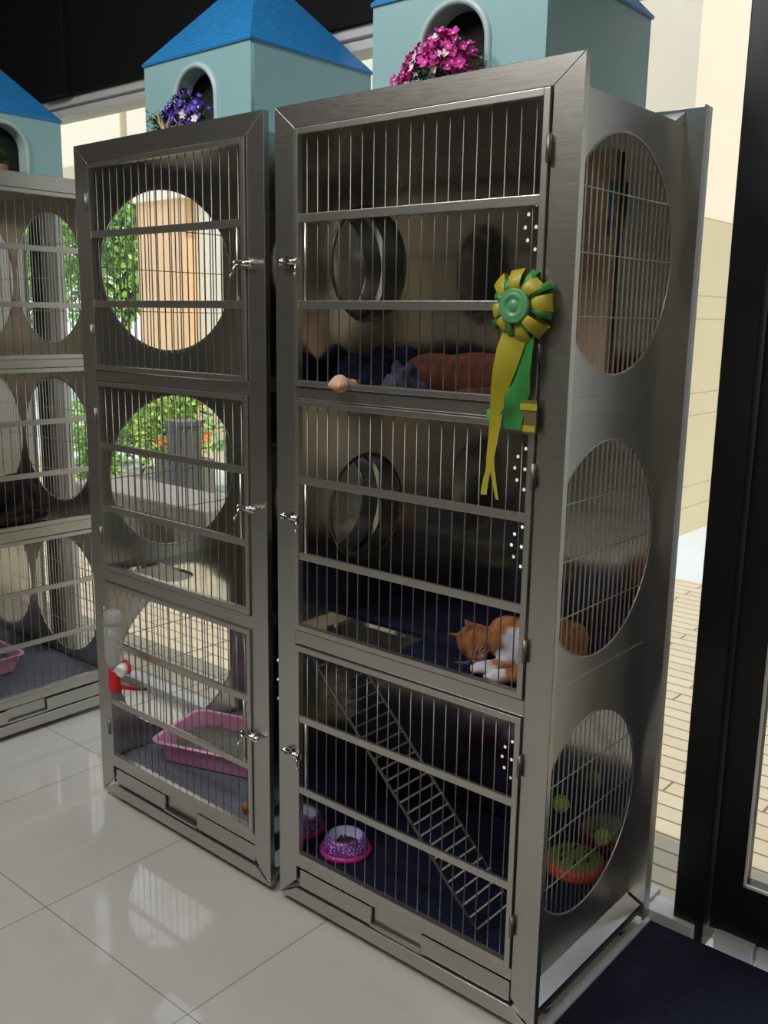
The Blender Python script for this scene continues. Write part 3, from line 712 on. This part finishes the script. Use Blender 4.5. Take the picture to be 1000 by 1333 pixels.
for (x, y, z, rr_) in ((-.050, .005, .155, .022), (.060, .020, .100, .021)):
    s_ = MB().sph((x, y, z), rr_).build('ball', M['ball'], t)
    w = MB(); w.tube([(x*.5+.003*math.cos(k*1.3), y*.5+.003*math.sin(k*1.3), .036+(z-rr_-.034)*k/24) if False else (x*(.4+.6*k/24)+.004*math.cos(k*1.3), y*(.4+.6*k/24)+.004*math.sin(k*1.3), .034+(z-rr_-.032)*k/24) for k in range(25)], .0009, 5); w.build('spring', M['wire'], t)

# blanket in the top tier
def cloth_mound(name, label, loc, sx, sy, h, mat, seed):
    m = MB(); nx, ny = 46, 30; g = []
    for i in range(nx+1):
        row = []
        for j in range(ny+1):
            u = -1+2*i/nx; v = -1+2*j/ny; e = max(0, 1-u**4)*max(0, 1-v**4)
            z = h*e*(.55+.75*noise.noise(Vector((u*1.6+seed, v*1.6, seed)))+.16*noise.noise(Vector((u*3.5+seed, v*3, 2))))
            row.append(m.b.verts.new((u*sx+.01*noise.noise(Vector((u*3, v*3, 9+seed))), v*sy, max(.001, z))))
        g.append(row)
    for i in range(nx):
        for j in range(ny): f = m.b.faces.new((g[i][j], g[i+1][j], g[i+1][j+1], g[i][j+1])); f.smooth = True
    # closed underside
    bb = [g[i][0] for i in range(nx+1)]+[g[nx][j] for j in range(1, ny+1)]+[g[i][ny] for i in range(nx-1, -1, -1)]+[g[0][j] for j in range(ny-1, 0, -1)]
    lo = [m.b.verts.new((v.co.x, v.co.y, 0)) for v in bb]
    for i in range(len(bb)): m.b.faces.new((bb[i], lo[i], lo[(i+1) % len(bb)], bb[(i+1) % len(bb)]))
    m.b.faces.new(lo)
    o = m.build(name, mat); o.location = loc; tag(o, label, 'blanket'); return o
cloth_mound('blanket', 'crumpled black-navy fleece blanket at the left of the top tier', (-.575, .185, 1.306), .125, .155, .13, M['navycloth'], 3)
cloth_mound('blanket', 'blue-grey fleece blanket bunched between the navy blanket and ginger cat', (-.475, .10, 1.306), .055, .07, .085, M['greycloth'], 8)

# ------------------------------------------------------------------ cats
def cap(mb, a, b, r0, r1, n=14):
    mb.sph(a, r0, u=n, v=8).sph(b, r1, u=n, v=8).cyl(a, b, r0, r1, n=n)
def limb(mb, pts, rs):
    for i in range(len(pts)-1): cap(mb, pts[i], pts[i+1], rs[i], rs[i+1])
def toes(mb, c, d, r):
    d = Vector(d).normalized(); s = d.cross(Vector((0, 0, 1))); s.normalize()
    for k in (-1.5, -.5, .5, 1.5): mb.sph(Vector(c)+d*r*.55+s*k*r*.46, r*.42, (1, 1, .9), u=10, v=8)
def ear(mb, base, tip, w, fwd):
    base, tip, fwd = Vector(base), Vector(tip), Vector(fwd).normalized(); d = (tip-base); s = d.normalized().cross(fwd); s.normalize()
    v = [base-s*w, base+s*w, base+fwd*w*.25, base-fwd*w*.5, tip]
    vs = [mb.b.verts.new(p) for p in v]
    for q in ((0, 2, 4), (2, 1, 4), (1, 3, 4), (3, 0, 4), (0, 3, 1, 2)): mb.b.faces.new([vs[i] for i in q])
def ear_inner(mb, base, tip, w, fwd):
    base, tip, fwd = Vector(base), Vector(tip), Vector(fwd).normalized(); d = tip-base; s = d.normalized().cross(fwd); s.normalize()
    o_ = fwd*w*.34
    vs = [mb.b.verts.new(p) for p in (base-s*w*.6+d*.12+o_*.5, base+s*w*.6+d*.12+o_*.5, base+d*.8+o_*.35)]
    mb.b.faces.new(vs)

# cat 1: ginger and white cat curled with its head down, middle tier (world offsets from base)
base = Vector((-.168, .188, .742))
t = thing('cat', 'ginger and white cat curled asleep in the middle tier of the right cage', 'cat', base)
# head faces the camera side and down to the left; head centre Hc
Hc = Vector((-.088, -.078, .048)); look = Vector((.20, -.62, -.42)).normalized(); hup = Vector((-.45, .1, .55)); hup = (hup-look*hup.dot(look)).normalized(); hs = look.cross(hup).normalized()
def HP(f_, s_, u_): return Hc+look*f_+hs*s_+hup*u_
def body1(m):
    m.sph((.01, .065, .046), .066, (1.05, 1.1, .72)); m.sph((.035, .10, .038), .054, (.9, 1.1, .74)); m.sph((.02, .02, .058), .070, (1, 1.0, .82)); m.sph((-.04, -.02, .052), .052, (1, .9, .95))
    m.sph((.035, -.05, .045), .05, (1, 1, .9)); m.sph((-.02, -.06, .055), .040)
    m.sph(Hc, .043, (1, .95, .9)); m.sph(HP(.022, 0, -.012), .027); m.sph(HP(.010, .018, -.008), .024); m.sph(HP(.010, -.018, -.008), .024); m.sph(HP(.034, 0, -.016), .014)
    limb(m, [(.03, -.06, .035), (-.01, -.115, .018), (-.035, -.135, .016)], [.026, .019, .015]); toes(m, (-.038, -.138, .014), (-.6, -.5, 0), .018)
    limb(m, [(.055, -.06, .035), (.055, -.12, .018), (.015, -.15, .015)], [.028, .019, .016]); toes(m, (.008, -.15, .015), (-1, -.1, 0), .019)
    limb(m, [(.05, .09, .04), (.075, .0, .03), (.065, -.06, .018)], [.040, .026, .017])
    limb(m, [(.05, .14, .02), (.082, .08, .02), (.092, .01, .018), (.088, -.06, .016), (.06, -.10, .014)], [.018, .017, .015, .013, .011])
    ear(m, HP(-.006, .027, .030), HP(-.002, .040, .066), .020, look+hs*.5); ear(m, HP(-.006, -.027, .030), HP(-.002, -.044, .062), .020, look-hs*.5)
W1 = [((.028, -.062, .062), .046), (tuple(HP(.036, 0, -.02)), .016), ((-.036, -.137, .014), .03), ((.008, -.15, .016), .028), ((.0, -.09, .03), .026)]
bd = blob('cat_body', body1, fur('ginger_white_fur', (.36, .155, .07), (.27, .105, .045), W1, 14, pcol=(.55, .53, .57)), t, .0045, 5, .0015)
e = MB()
for s_ in (.017, -.017):
    e.tube([HP(.036, s_-.009, -.001), HP(.0405, s_, -.004), HP(.036, s_+.009, -.001)], .0013, 6)
e.build('closed_eyes', M['eyeline'], t)
MB().sph(HP(.047, 0, -.012), .0045, (1.2, 1, .8), u=8, v=6).build('nose', M['nose'], t)
e = MB(); ear_inner(e, HP(-.006, .027, .030), HP(-.002, .040, .066), .020, look+hs*.5); ear_inner(e, HP(-.006, -.027, .030), HP(-.002, -.044, .062), .020, look-hs*.5)
e.build('inner_ears', M['pinkear'], t, recalc=False)
e = MB()
for s_ in (1, -1):
    for k in range(4): e.tube([HP(.042, .010*s_, -.016+.002*k), HP(.046, .032*s_, -.014+.006*k), HP(.04, .052*s_, -.016+.009*k)], .0003, 4)
e.build('whiskers', M['white'], t)

# cat 2: ginger cat lying along the top tier with one paw out between the bars
t = thing('cat', 'ginger cat lying in the top tier, one pale paw poking out through the bars', 'cat', (-.30, .20, 1.306))
def body2(m):
    m.sph((-.15, .0, .045), .062, (1.5, 1, .78)); m.sph((-.04, .02, .047), .064, (2.3, 1, .8)); m.sph((.06, .02, .046), .060, (1.6, 1, .8)); m.sph((.12, -.01, .045), .045)
    m.sph((.165, -.04, .045), .040, (1, 1, .9)); m.sph((.19, -.062, .038), .024)
    limb(m, [(-.20, -.02, .03), (-.235, -.09, .022), (-.247, -.155, .022), (-.247, -.205, .026)], [.030, .018, .013, .016])
    toes(m, (-.247, -.213, .024), (-.15, -1, 0), .022); m.sph((-.247, -.214, .028), .020, (1.15, .95, 1.0))
    limb(m, [(.10, -.03, .03), (.08, -.10, .018), (.02, -.13, .016)], [.03, .018, .015]); toes(m, (.015, -.13, .015), (-1, -.2, 0), .018)
    limb(m, [(-.22, .05, .02), (-.15, .13, .016), (-.04, .16, .014), (.05, .15, .012)], [.02, .016, .013, .010])
    ear(m, (.158, -.03, .078), (.158, -.02, .108), .018, (.4, -1, 0)); ear(m, (.185, -.02, .072), (.20, -.01, .098), .018, (.6, -1, 0))
bd = blob('cat_body', body2, fur('dark_ginger_fur', (.10, .035, .022), (.075, .025, .016), [((-.247, -.222, .024), .05)], 12, pcol=(.62, .40, .27)), t, .0045, 5, .0015)
e = MB().sph((.205, -.082, .037), .004, u=8, v=6); e.build('nose', M['nose'], t)
e = MB(); e.tube([(.168, -.079, .048), (.176, -.082, .046), (.184, -.080, .048)], .0013, 6); e.build('closed_eyes', M['eyeline'], t)

# cat 3: dark tortoiseshell cat in the left cage
t = thing('cat', 'dark tortoiseshell cat crouching in the middle tier of the sideways left cage', 'cat', (-2.36, .10, .737))
def body3(m):
    m.sph((0, .10, .085), .080, (1, 1.1, 1.0)); m.sph((0, .0, .088), .082, (.95, 1.5, 1.0)); m.sph((.01, -.10, .09), .065, (1, 1, 1.1))
    m.sph((.03, -.17, .13), .046); m.sph((.045, -.205, .12), .026)
    limb(m, [(.05, -.10, .05), (.06, -.14, .015), (.06, -.17, .014)], [.03, .02, .017]); toes(m, (.06, -.175, .014), (0, -1, 0), .018)
    limb(m, [(-.03, -.10, .05), (-.03, -.14, .015), (-.03, -.17, .014)], [.03, .02, .017]); toes(m, (-.03, -.175, .014), (0, -1, 0), .018)
    limb(m, [(.05, .10, .05), (.075, .04, .02), (.075, -.0, .015)], [.045, .025, .018]); limb(m, [(.0, .17, .04), (.07, .17, .02), (.11, .08, .018), (.11, -.02, .016)], [.022, .018, .015, .012])
    ear(m, (.05, -.165, .165), (.06, -.165, .20), .018, (.3, -1, 0)); ear(m, (.01, -.165, .165), (.0, -.165, .20), .018, (-.2, -1, 0))
bd = blob('cat_body', body3, fur('tortoiseshell_fur', (.030, .015, .010), (.006, .005, .005), [], 9), t, .005, 5, .002)
e = MB().torus((.022, -.14, .115), .040, .004, 'y', 28, 6); e.build('collar', M['red'], t)['label'] = 'red collar'
e = MB().sph((.052, -.228, .122), .0045, u=8, v=6); e.build('nose', M['eyeline'], t)

t = thing('toy_ball', 'small orange ball at the lowest right corner of the middle cage', 'ball', (-.955, .065, .1415))
MB().sph((0, 0, .017), .017).build('ball', simple('worn_orange', (.32, .10, .03), .7), t); MB().torus((0, 0, .017), .0165, .001).build('seam', M['darkrub'], t)

# ------------------------------------------------------------------ building shell
def S(name, mb, mat): return struct(mb.build(name, mat))
S('floor', MB().box(-5.2, -.012, -5, .60, -.05, 0), M['floor'])
S('floor_mat', MB().box(.0, 3.6, -5, .56, -.05, -.004), M['mat']).name = 'floor.001'
S('trim_1', MB().box(-.012, .001, -5, .575, -.04, .003, .001), M['stone'])
GY = .60
st = MB()
S('trim_2', MB().box(-.02, .105, .565, .64, -.04, .022, .004), M['stone'])
S('trim_3', MB().box(.150, .245, .585, .64, -.04, .018, .006), M['stone'])
S('trim_4', MB().box(.25, .60, .59, .64, -.04, .016, .006).box(.605, 1.2, .59, .64, -.04, .018, .006), M['stone'])
S('trim_5', MB().box(-5.2, -.02, .60, .66, -.05, .03, .003), M['stone'])
S('wall_front', MB().box(-5.2, 3.6, .56, .80, 2.262, 3.3), M['bulk'])
S('trim_6', MB().box(-5.2, .05, .575, .66, 2.232, 2.262, .003).box(-5.2, .05, .59, .66, 2.222, 2.232).box(-5.2, .05, .575, .66, 2.196, 2.222, .003), M['alu'])
S('trim_7', MB().box(-2.60, -2.44, .535, .56, 2.262, 3.3, .004), M['bulk'])
S('wall_back', MB().box(-5.2, 3.6, -5.1, -5, -.05, 3.3), M['roomwall'])
S('wall_left', MB().box(-5.3, -5.2, -5.1, .8, -.05, 3.3), M['roomwall'])
S('wall_right', MB().box(3.6, 3.7, -5.1, .8, -.05, 3.3), simple('beige_wall', (.50, .44, .34), .8))
S('added_reflection_wall', MB().box(3.0, 3.4, .82, 14, -.25, 6.0), simple('reflection_wall_grey', (.60, .58, .54), .8))  # unseen wall, added to set what the steel side panels reflect
S('ceiling', MB().box(-5.3, 3.7, -5.1, .8, 3.3, 3.4), M['ceil'])
w = MB(); w.box(-5.2, -2.86, .618, .622, .03, 2.196); 
w.box(-2.70, .05, .618, .622, .03, 2.196); S('window_1', w, M['glass'])
w = MB()
for k in range(5): w.box(-2.862+.018*k, -2.850+.018*k, .60, .618, .03, 2.2, .002)
w.box(-2.862, -2.778, .618, .63, .03, 2.2); S('trim_8', w, simple('dark_mullion', (.05, .045, .04), .5))
S('trim_10', MB().box(-2.735, -2.655, .60, .63, .03, 2.2, .004), simple('grey_post', (.70, .68, .64), .6))
# black door frame and leaf
S('trim_9', MB().box(.049, .125, .58, .68, -.04, 2.262, .003).box(.049, 1.25, .58, .68, 2.196, 2.262, .003).box(1.175, 1.25, .58, .68, -.04, 2.262, .003), M['black'])
dl = MB(); dl.box(.129, .205, .61, .65, .012, 2.19, .003).box(1.095, 1.171, .61, .65, .012, 2.19, .003).box(.205, 1.095, .61, .65, .012, .160, .003).box(.205, 1.095, .61, .65, 2.09, 2.19, .003)
dr = S('door_1', dl, M['black'])
gp = MB().box(.205, 1.095, .628, .632, .16, 2.09).build('glass_pane', M['glass'], dr)
bd_ = MB().box(.203, .208, .604, .612, .157, 2.09).box(.205, 1.095, .604, .612, .157, .163).build('glazing_bead', M['alu'], dr)
w = MB().box(1.25, 3.6, .618, .622, 0, 2.262); S('window_2', w, M['glass'])
# outdoors
S('ground_1', MB().box(-14, 6, .66, 3.9, -.25, -.05), M['patio']).name = 'ground'
S('ground_2', MB().box(-30, 8, 3.9, 22, -.25, -.052), M['pave2']).name = 'ground.001'
t = thing('building', 'cream building across the patio with tan pier and stone cladding', 'building', (-1.88, 4.8, -.05))
MB().box(-5.17, 0, 0, 8, 0, 5.5).build('wall', M['cream'], t)
MB().box(.0, .02, -.0, 8, 0, 2.24).build('stone_cladding', M['creamlo'], t)
MB().box(-5.97, -5.17, -.12, .6, 0, 2.66).build('pier', M['pier'], t)
MB().box(-5.97, -5.0, -.2, .8, 2.66, 5.5).build('beam', M['cream'], t)
t = thing('canopy', 'long cream canopy beam running left from the cream building', 'canopy', (-11.2, 5.1, 3.06))
MB().box(-3.2, 3.2, -.5, .4, 0, 1.6, .02).build('fascia', M['cream'], t); MB().box(-3.1, 3.1, -.4, .4, 1.6, 1.65).build('roof_sheet', M['stonegrey'], t)

def bush(name, label, cat, loc, rx, ry, rz_, n, mats, ls, trunk=None, group=None):
    t = thing(name, label, cat, loc, 0, group)
    f = MB(); lobes = [(rdir(-.6)*R.uniform(.2, .75), R.uniform(.35, .6)) for _ in range(14)]
    for _ in range(n):
        c0, q = R.choice(lobes); d = rdir(); k = q*R.uniform(.7, 1)
        c = c0+d*k; c = Vector((c.x*rx, c.y*ry, c.z*rz_)); leaf(f, c+Vector((0, 0, rz_ if trunk is None else trunk)), d+rdir()*.8, R.uniform(.7, 1.3)*ls, ls*.55, R.randrange(len(mats)), up=rdir())
    f.build('foliage', mats, t, recalc=False)
    g = MB(); hh = (trunk or rz_); g.tube([(0, 0, 0), (.02*rx, 0, hh*.5), (0, .03*ry, hh)], [.06*rx+.01, .045*rx+.01, .02*rx], 8)
    for _ in range(5): d = rdir(.2); g.tube([(0, 0, hh*.6), (d.x*rx*.4, d.y*ry*.4, hh*.6+abs(d.z)*rz_*.6)], [.03*rx, .01*rx], 6)
    g.build('trunk', M['bark'], t); return t
TL = [M['leaft'], M['leafm'], M['leafy']]
for i, (x, y, r_, z, lab) in enumerate(((-13.8, 8.6, 1.8, 2.9, 'green tree beyond the left end of the building, beside the tan pier'), (-18.2, 8.6, 2.2, 2.9, 'broad green tree seen through the left cage holes'), (-23, 9.6, 2.4, 3.0, 'farthest green tree at the left, beyond the patio'))):
    bush('tree', lab, 'tree', (x, y, -.05), r_, r_, 2.2, 9000, TL, .14, z)
for i, (x, y, r_, h, lab, mm_) in enumerate(((-6.55, 3.95, .55, .52, 'sunlit yellow-green shrub left behind the dark planter box', [M['leafy'], M['leafy'], M['leafm']]), (-5.35, 4.17, .50, .56, 'bright yellow-green shrub directly behind the planter box', [M['leafy'], M['leafy'], M['leaft']]), (-4.2, 3.9, .48, .46, 'leafy green shrub right of the planter box', [M['leafy'], M['leaft']]), (-7.6, 4.0, .6, .5, 'green shrub at the foot of the tan pier', [M['leaft'], M['leafy']]), (-4.15, 3.05, .24, .37, 'small bushy plant close to the right of the planter box', [M['leafy'], M['leafm']]), (-5.75, 2.75, .20, .30, 'small light green plant at the left end of the stone bench', [M['leafy'], M['leaft']]))):
    bush('shrub', lab, 'shrub', (x, y, -.05), r_, r_*.7, h, 1800, mm_, .075)
t = thing('planter_box', 'tall dark grey square planter box on the sunny patio', 'planter', (-4.98, 3.0, -.05))
q = MB().box(-.095, .095, -.095, .095, 0, .72, .01); q.build('box', M['slate'], t); MB().box(-.105, .105, -.105, .105, .70, .74, .006).build('rim', M['slate'], t)
t = thing('stone_bench', 'pale grey stone bench with thick legs in front of the shrubs', 'bench', (-4.35, 2.30, -.05))
MB().box(-.75, .75, -.22, .22, .26, .36, .015).build('seat', M['stonegrey'], t)
for s_ in (-.58, -.1, .45): MB().box(s_-.09, s_+.09, -.17, .17, 0, .26, .01).build('leg', M['stonegrey'], t)
t = thing('flower_trough', 'low trough of orange flowers left of the dark planter box', 'planter', (-5.50, 3.40, -.05))
MB().box(-.22, .22, -.14, .14, 0, .36, .01).build('trough', M['stonegrey'], t)
g = MB()
for _ in range(60): flower(g, (R.uniform(-.2, .2), R.uniform(-.13, .12), .50+R.uniform(-.06, .07)), rdir(0)+Vector((.6, -1, 0)), R.uniform(.03, .045), 0, 1)
for _ in range(200): leaf(g, (R.uniform(-.2, .2), R.uniform(-.15, .12), .38+R.uniform(0, .12)), rdir(-.2), .07, .03, 2)
g.build('blossoms', [M['orange'], M['yel'], M['leafy']], t, recalc=False)

# ------------------------------------------------------------------ light
sc = bpy.context.scene
wd = bpy.data.worlds.new('sky'); sc.world = wd; wd.use_nodes = True; t = wd.node_tree; bg = t.nodes['Background']
bg.inputs[0].default_value = (.80, .89, 1, 1); bg.inputs[1].default_value = 1.75
def sun(strength, d, ang=.01):
    l = bpy.data.lights.new('sun', 'SUN'); l.energy = strength; l.angle = ang; l.color = (1, .93, .80); o = bpy.data.objects.new('sun', l); C.objects.link(o)
    o.rotation_euler = Vector(d).to_track_quat('-Z', 'Y').to_euler()
sun(3.3, (-.5, .08, -1.1))
def area(name, loc, size, power, col=(1, .96, .9), tgt=None, sy=None, spread=None):
    l = bpy.data.lights.new(name, 'AREA'); l.energy = power; l.color = col; l.size = size
    if sy: l.shape = 'RECTANGLE'; l.size_y = sy
    if spread: l.spread = spread
    o = bpy.data.objects.new(name, l); C.objects.link(o); o.location = loc
    if tgt: o.rotation_euler = (Vector(tgt)-Vector(loc)).to_track_quat('-Z', 'Y').to_euler()
area('ceiling_lamp', (-1.4, -1.9, 3.25), .6, 55, sy=1.2)
area('added_wall_fill', (2.7, -2.6, 3.25), .3, 110, (1, .93, .8), tgt=(3.6, -2.6, 2.0), sy=3.2)  # added fill light without a known fixture, brightens the wall the cage mirrors
area('ceiling_lamp', (.6, -1.6, 3.25), .5, 20, sy=.5)
area('ceiling_spot', (-.4, -.8, 3.2), .15, 14, (.85, .92, 1), tgt=(-.9, .2, 2.1))

GROUPS = {'cage': 'steel cat cages', 'cat house': 'teal cat houses on the cages', 'flower basket': 'flower baskets in the house arches',
          'litter tray': 'pink litter trays', 'mat': 'mats on the cage floors', 'cat': 'cats in the cages', 'tree': 'trees beyond the patio', 'shrub': 'shrubs on the patio', 'blanket': 'fleece blankets in the top tier'}
for o in C.objects:
    if o.get('category') in GROUPS: o['group'] = GROUPS[o['category']]

# ------------------------------------------------------------------ camera
f_, pitch, roll, yaw, cx, cy, cz = 1231.87, .201406, .0159942, .7014514, .851982, -1.516018, 1.472647
fw = Vector((-math.sin(yaw)*math.cos(pitch), math.cos(yaw)*math.cos(pitch), -math.sin(pitch))); r = Vector((math.cos(yaw), math.sin(yaw), 0)); u = r.cross(fw)
r2 = math.cos(roll)*r+math.sin(roll)*u; u2 = -math.sin(roll)*r+math.cos(roll)*u
cam = bpy.data.cameras.new('camera'); co = bpy.data.objects.new('camera', cam); C.objects.link(co)
co.matrix_world = Matrix(((r2.x, u2.x, -fw.x, cx), (r2.y, u2.y, -fw.y, cy), (r2.z, u2.z, -fw.z, cz), (0, 0, 0, 1)))
cam.sensor_fit = 'VERTICAL'; cam.sensor_height = 36; cam.lens = f_/1333*36; cam.clip_start = .02; cam.clip_end = 200
sc.camera = co
vs = sc.view_settings; vs.view_transform = 'Standard'; vs.look = 'None'; vs.exposure = 0.0; vs.gamma = 1; vs.use_curve_mapping = False
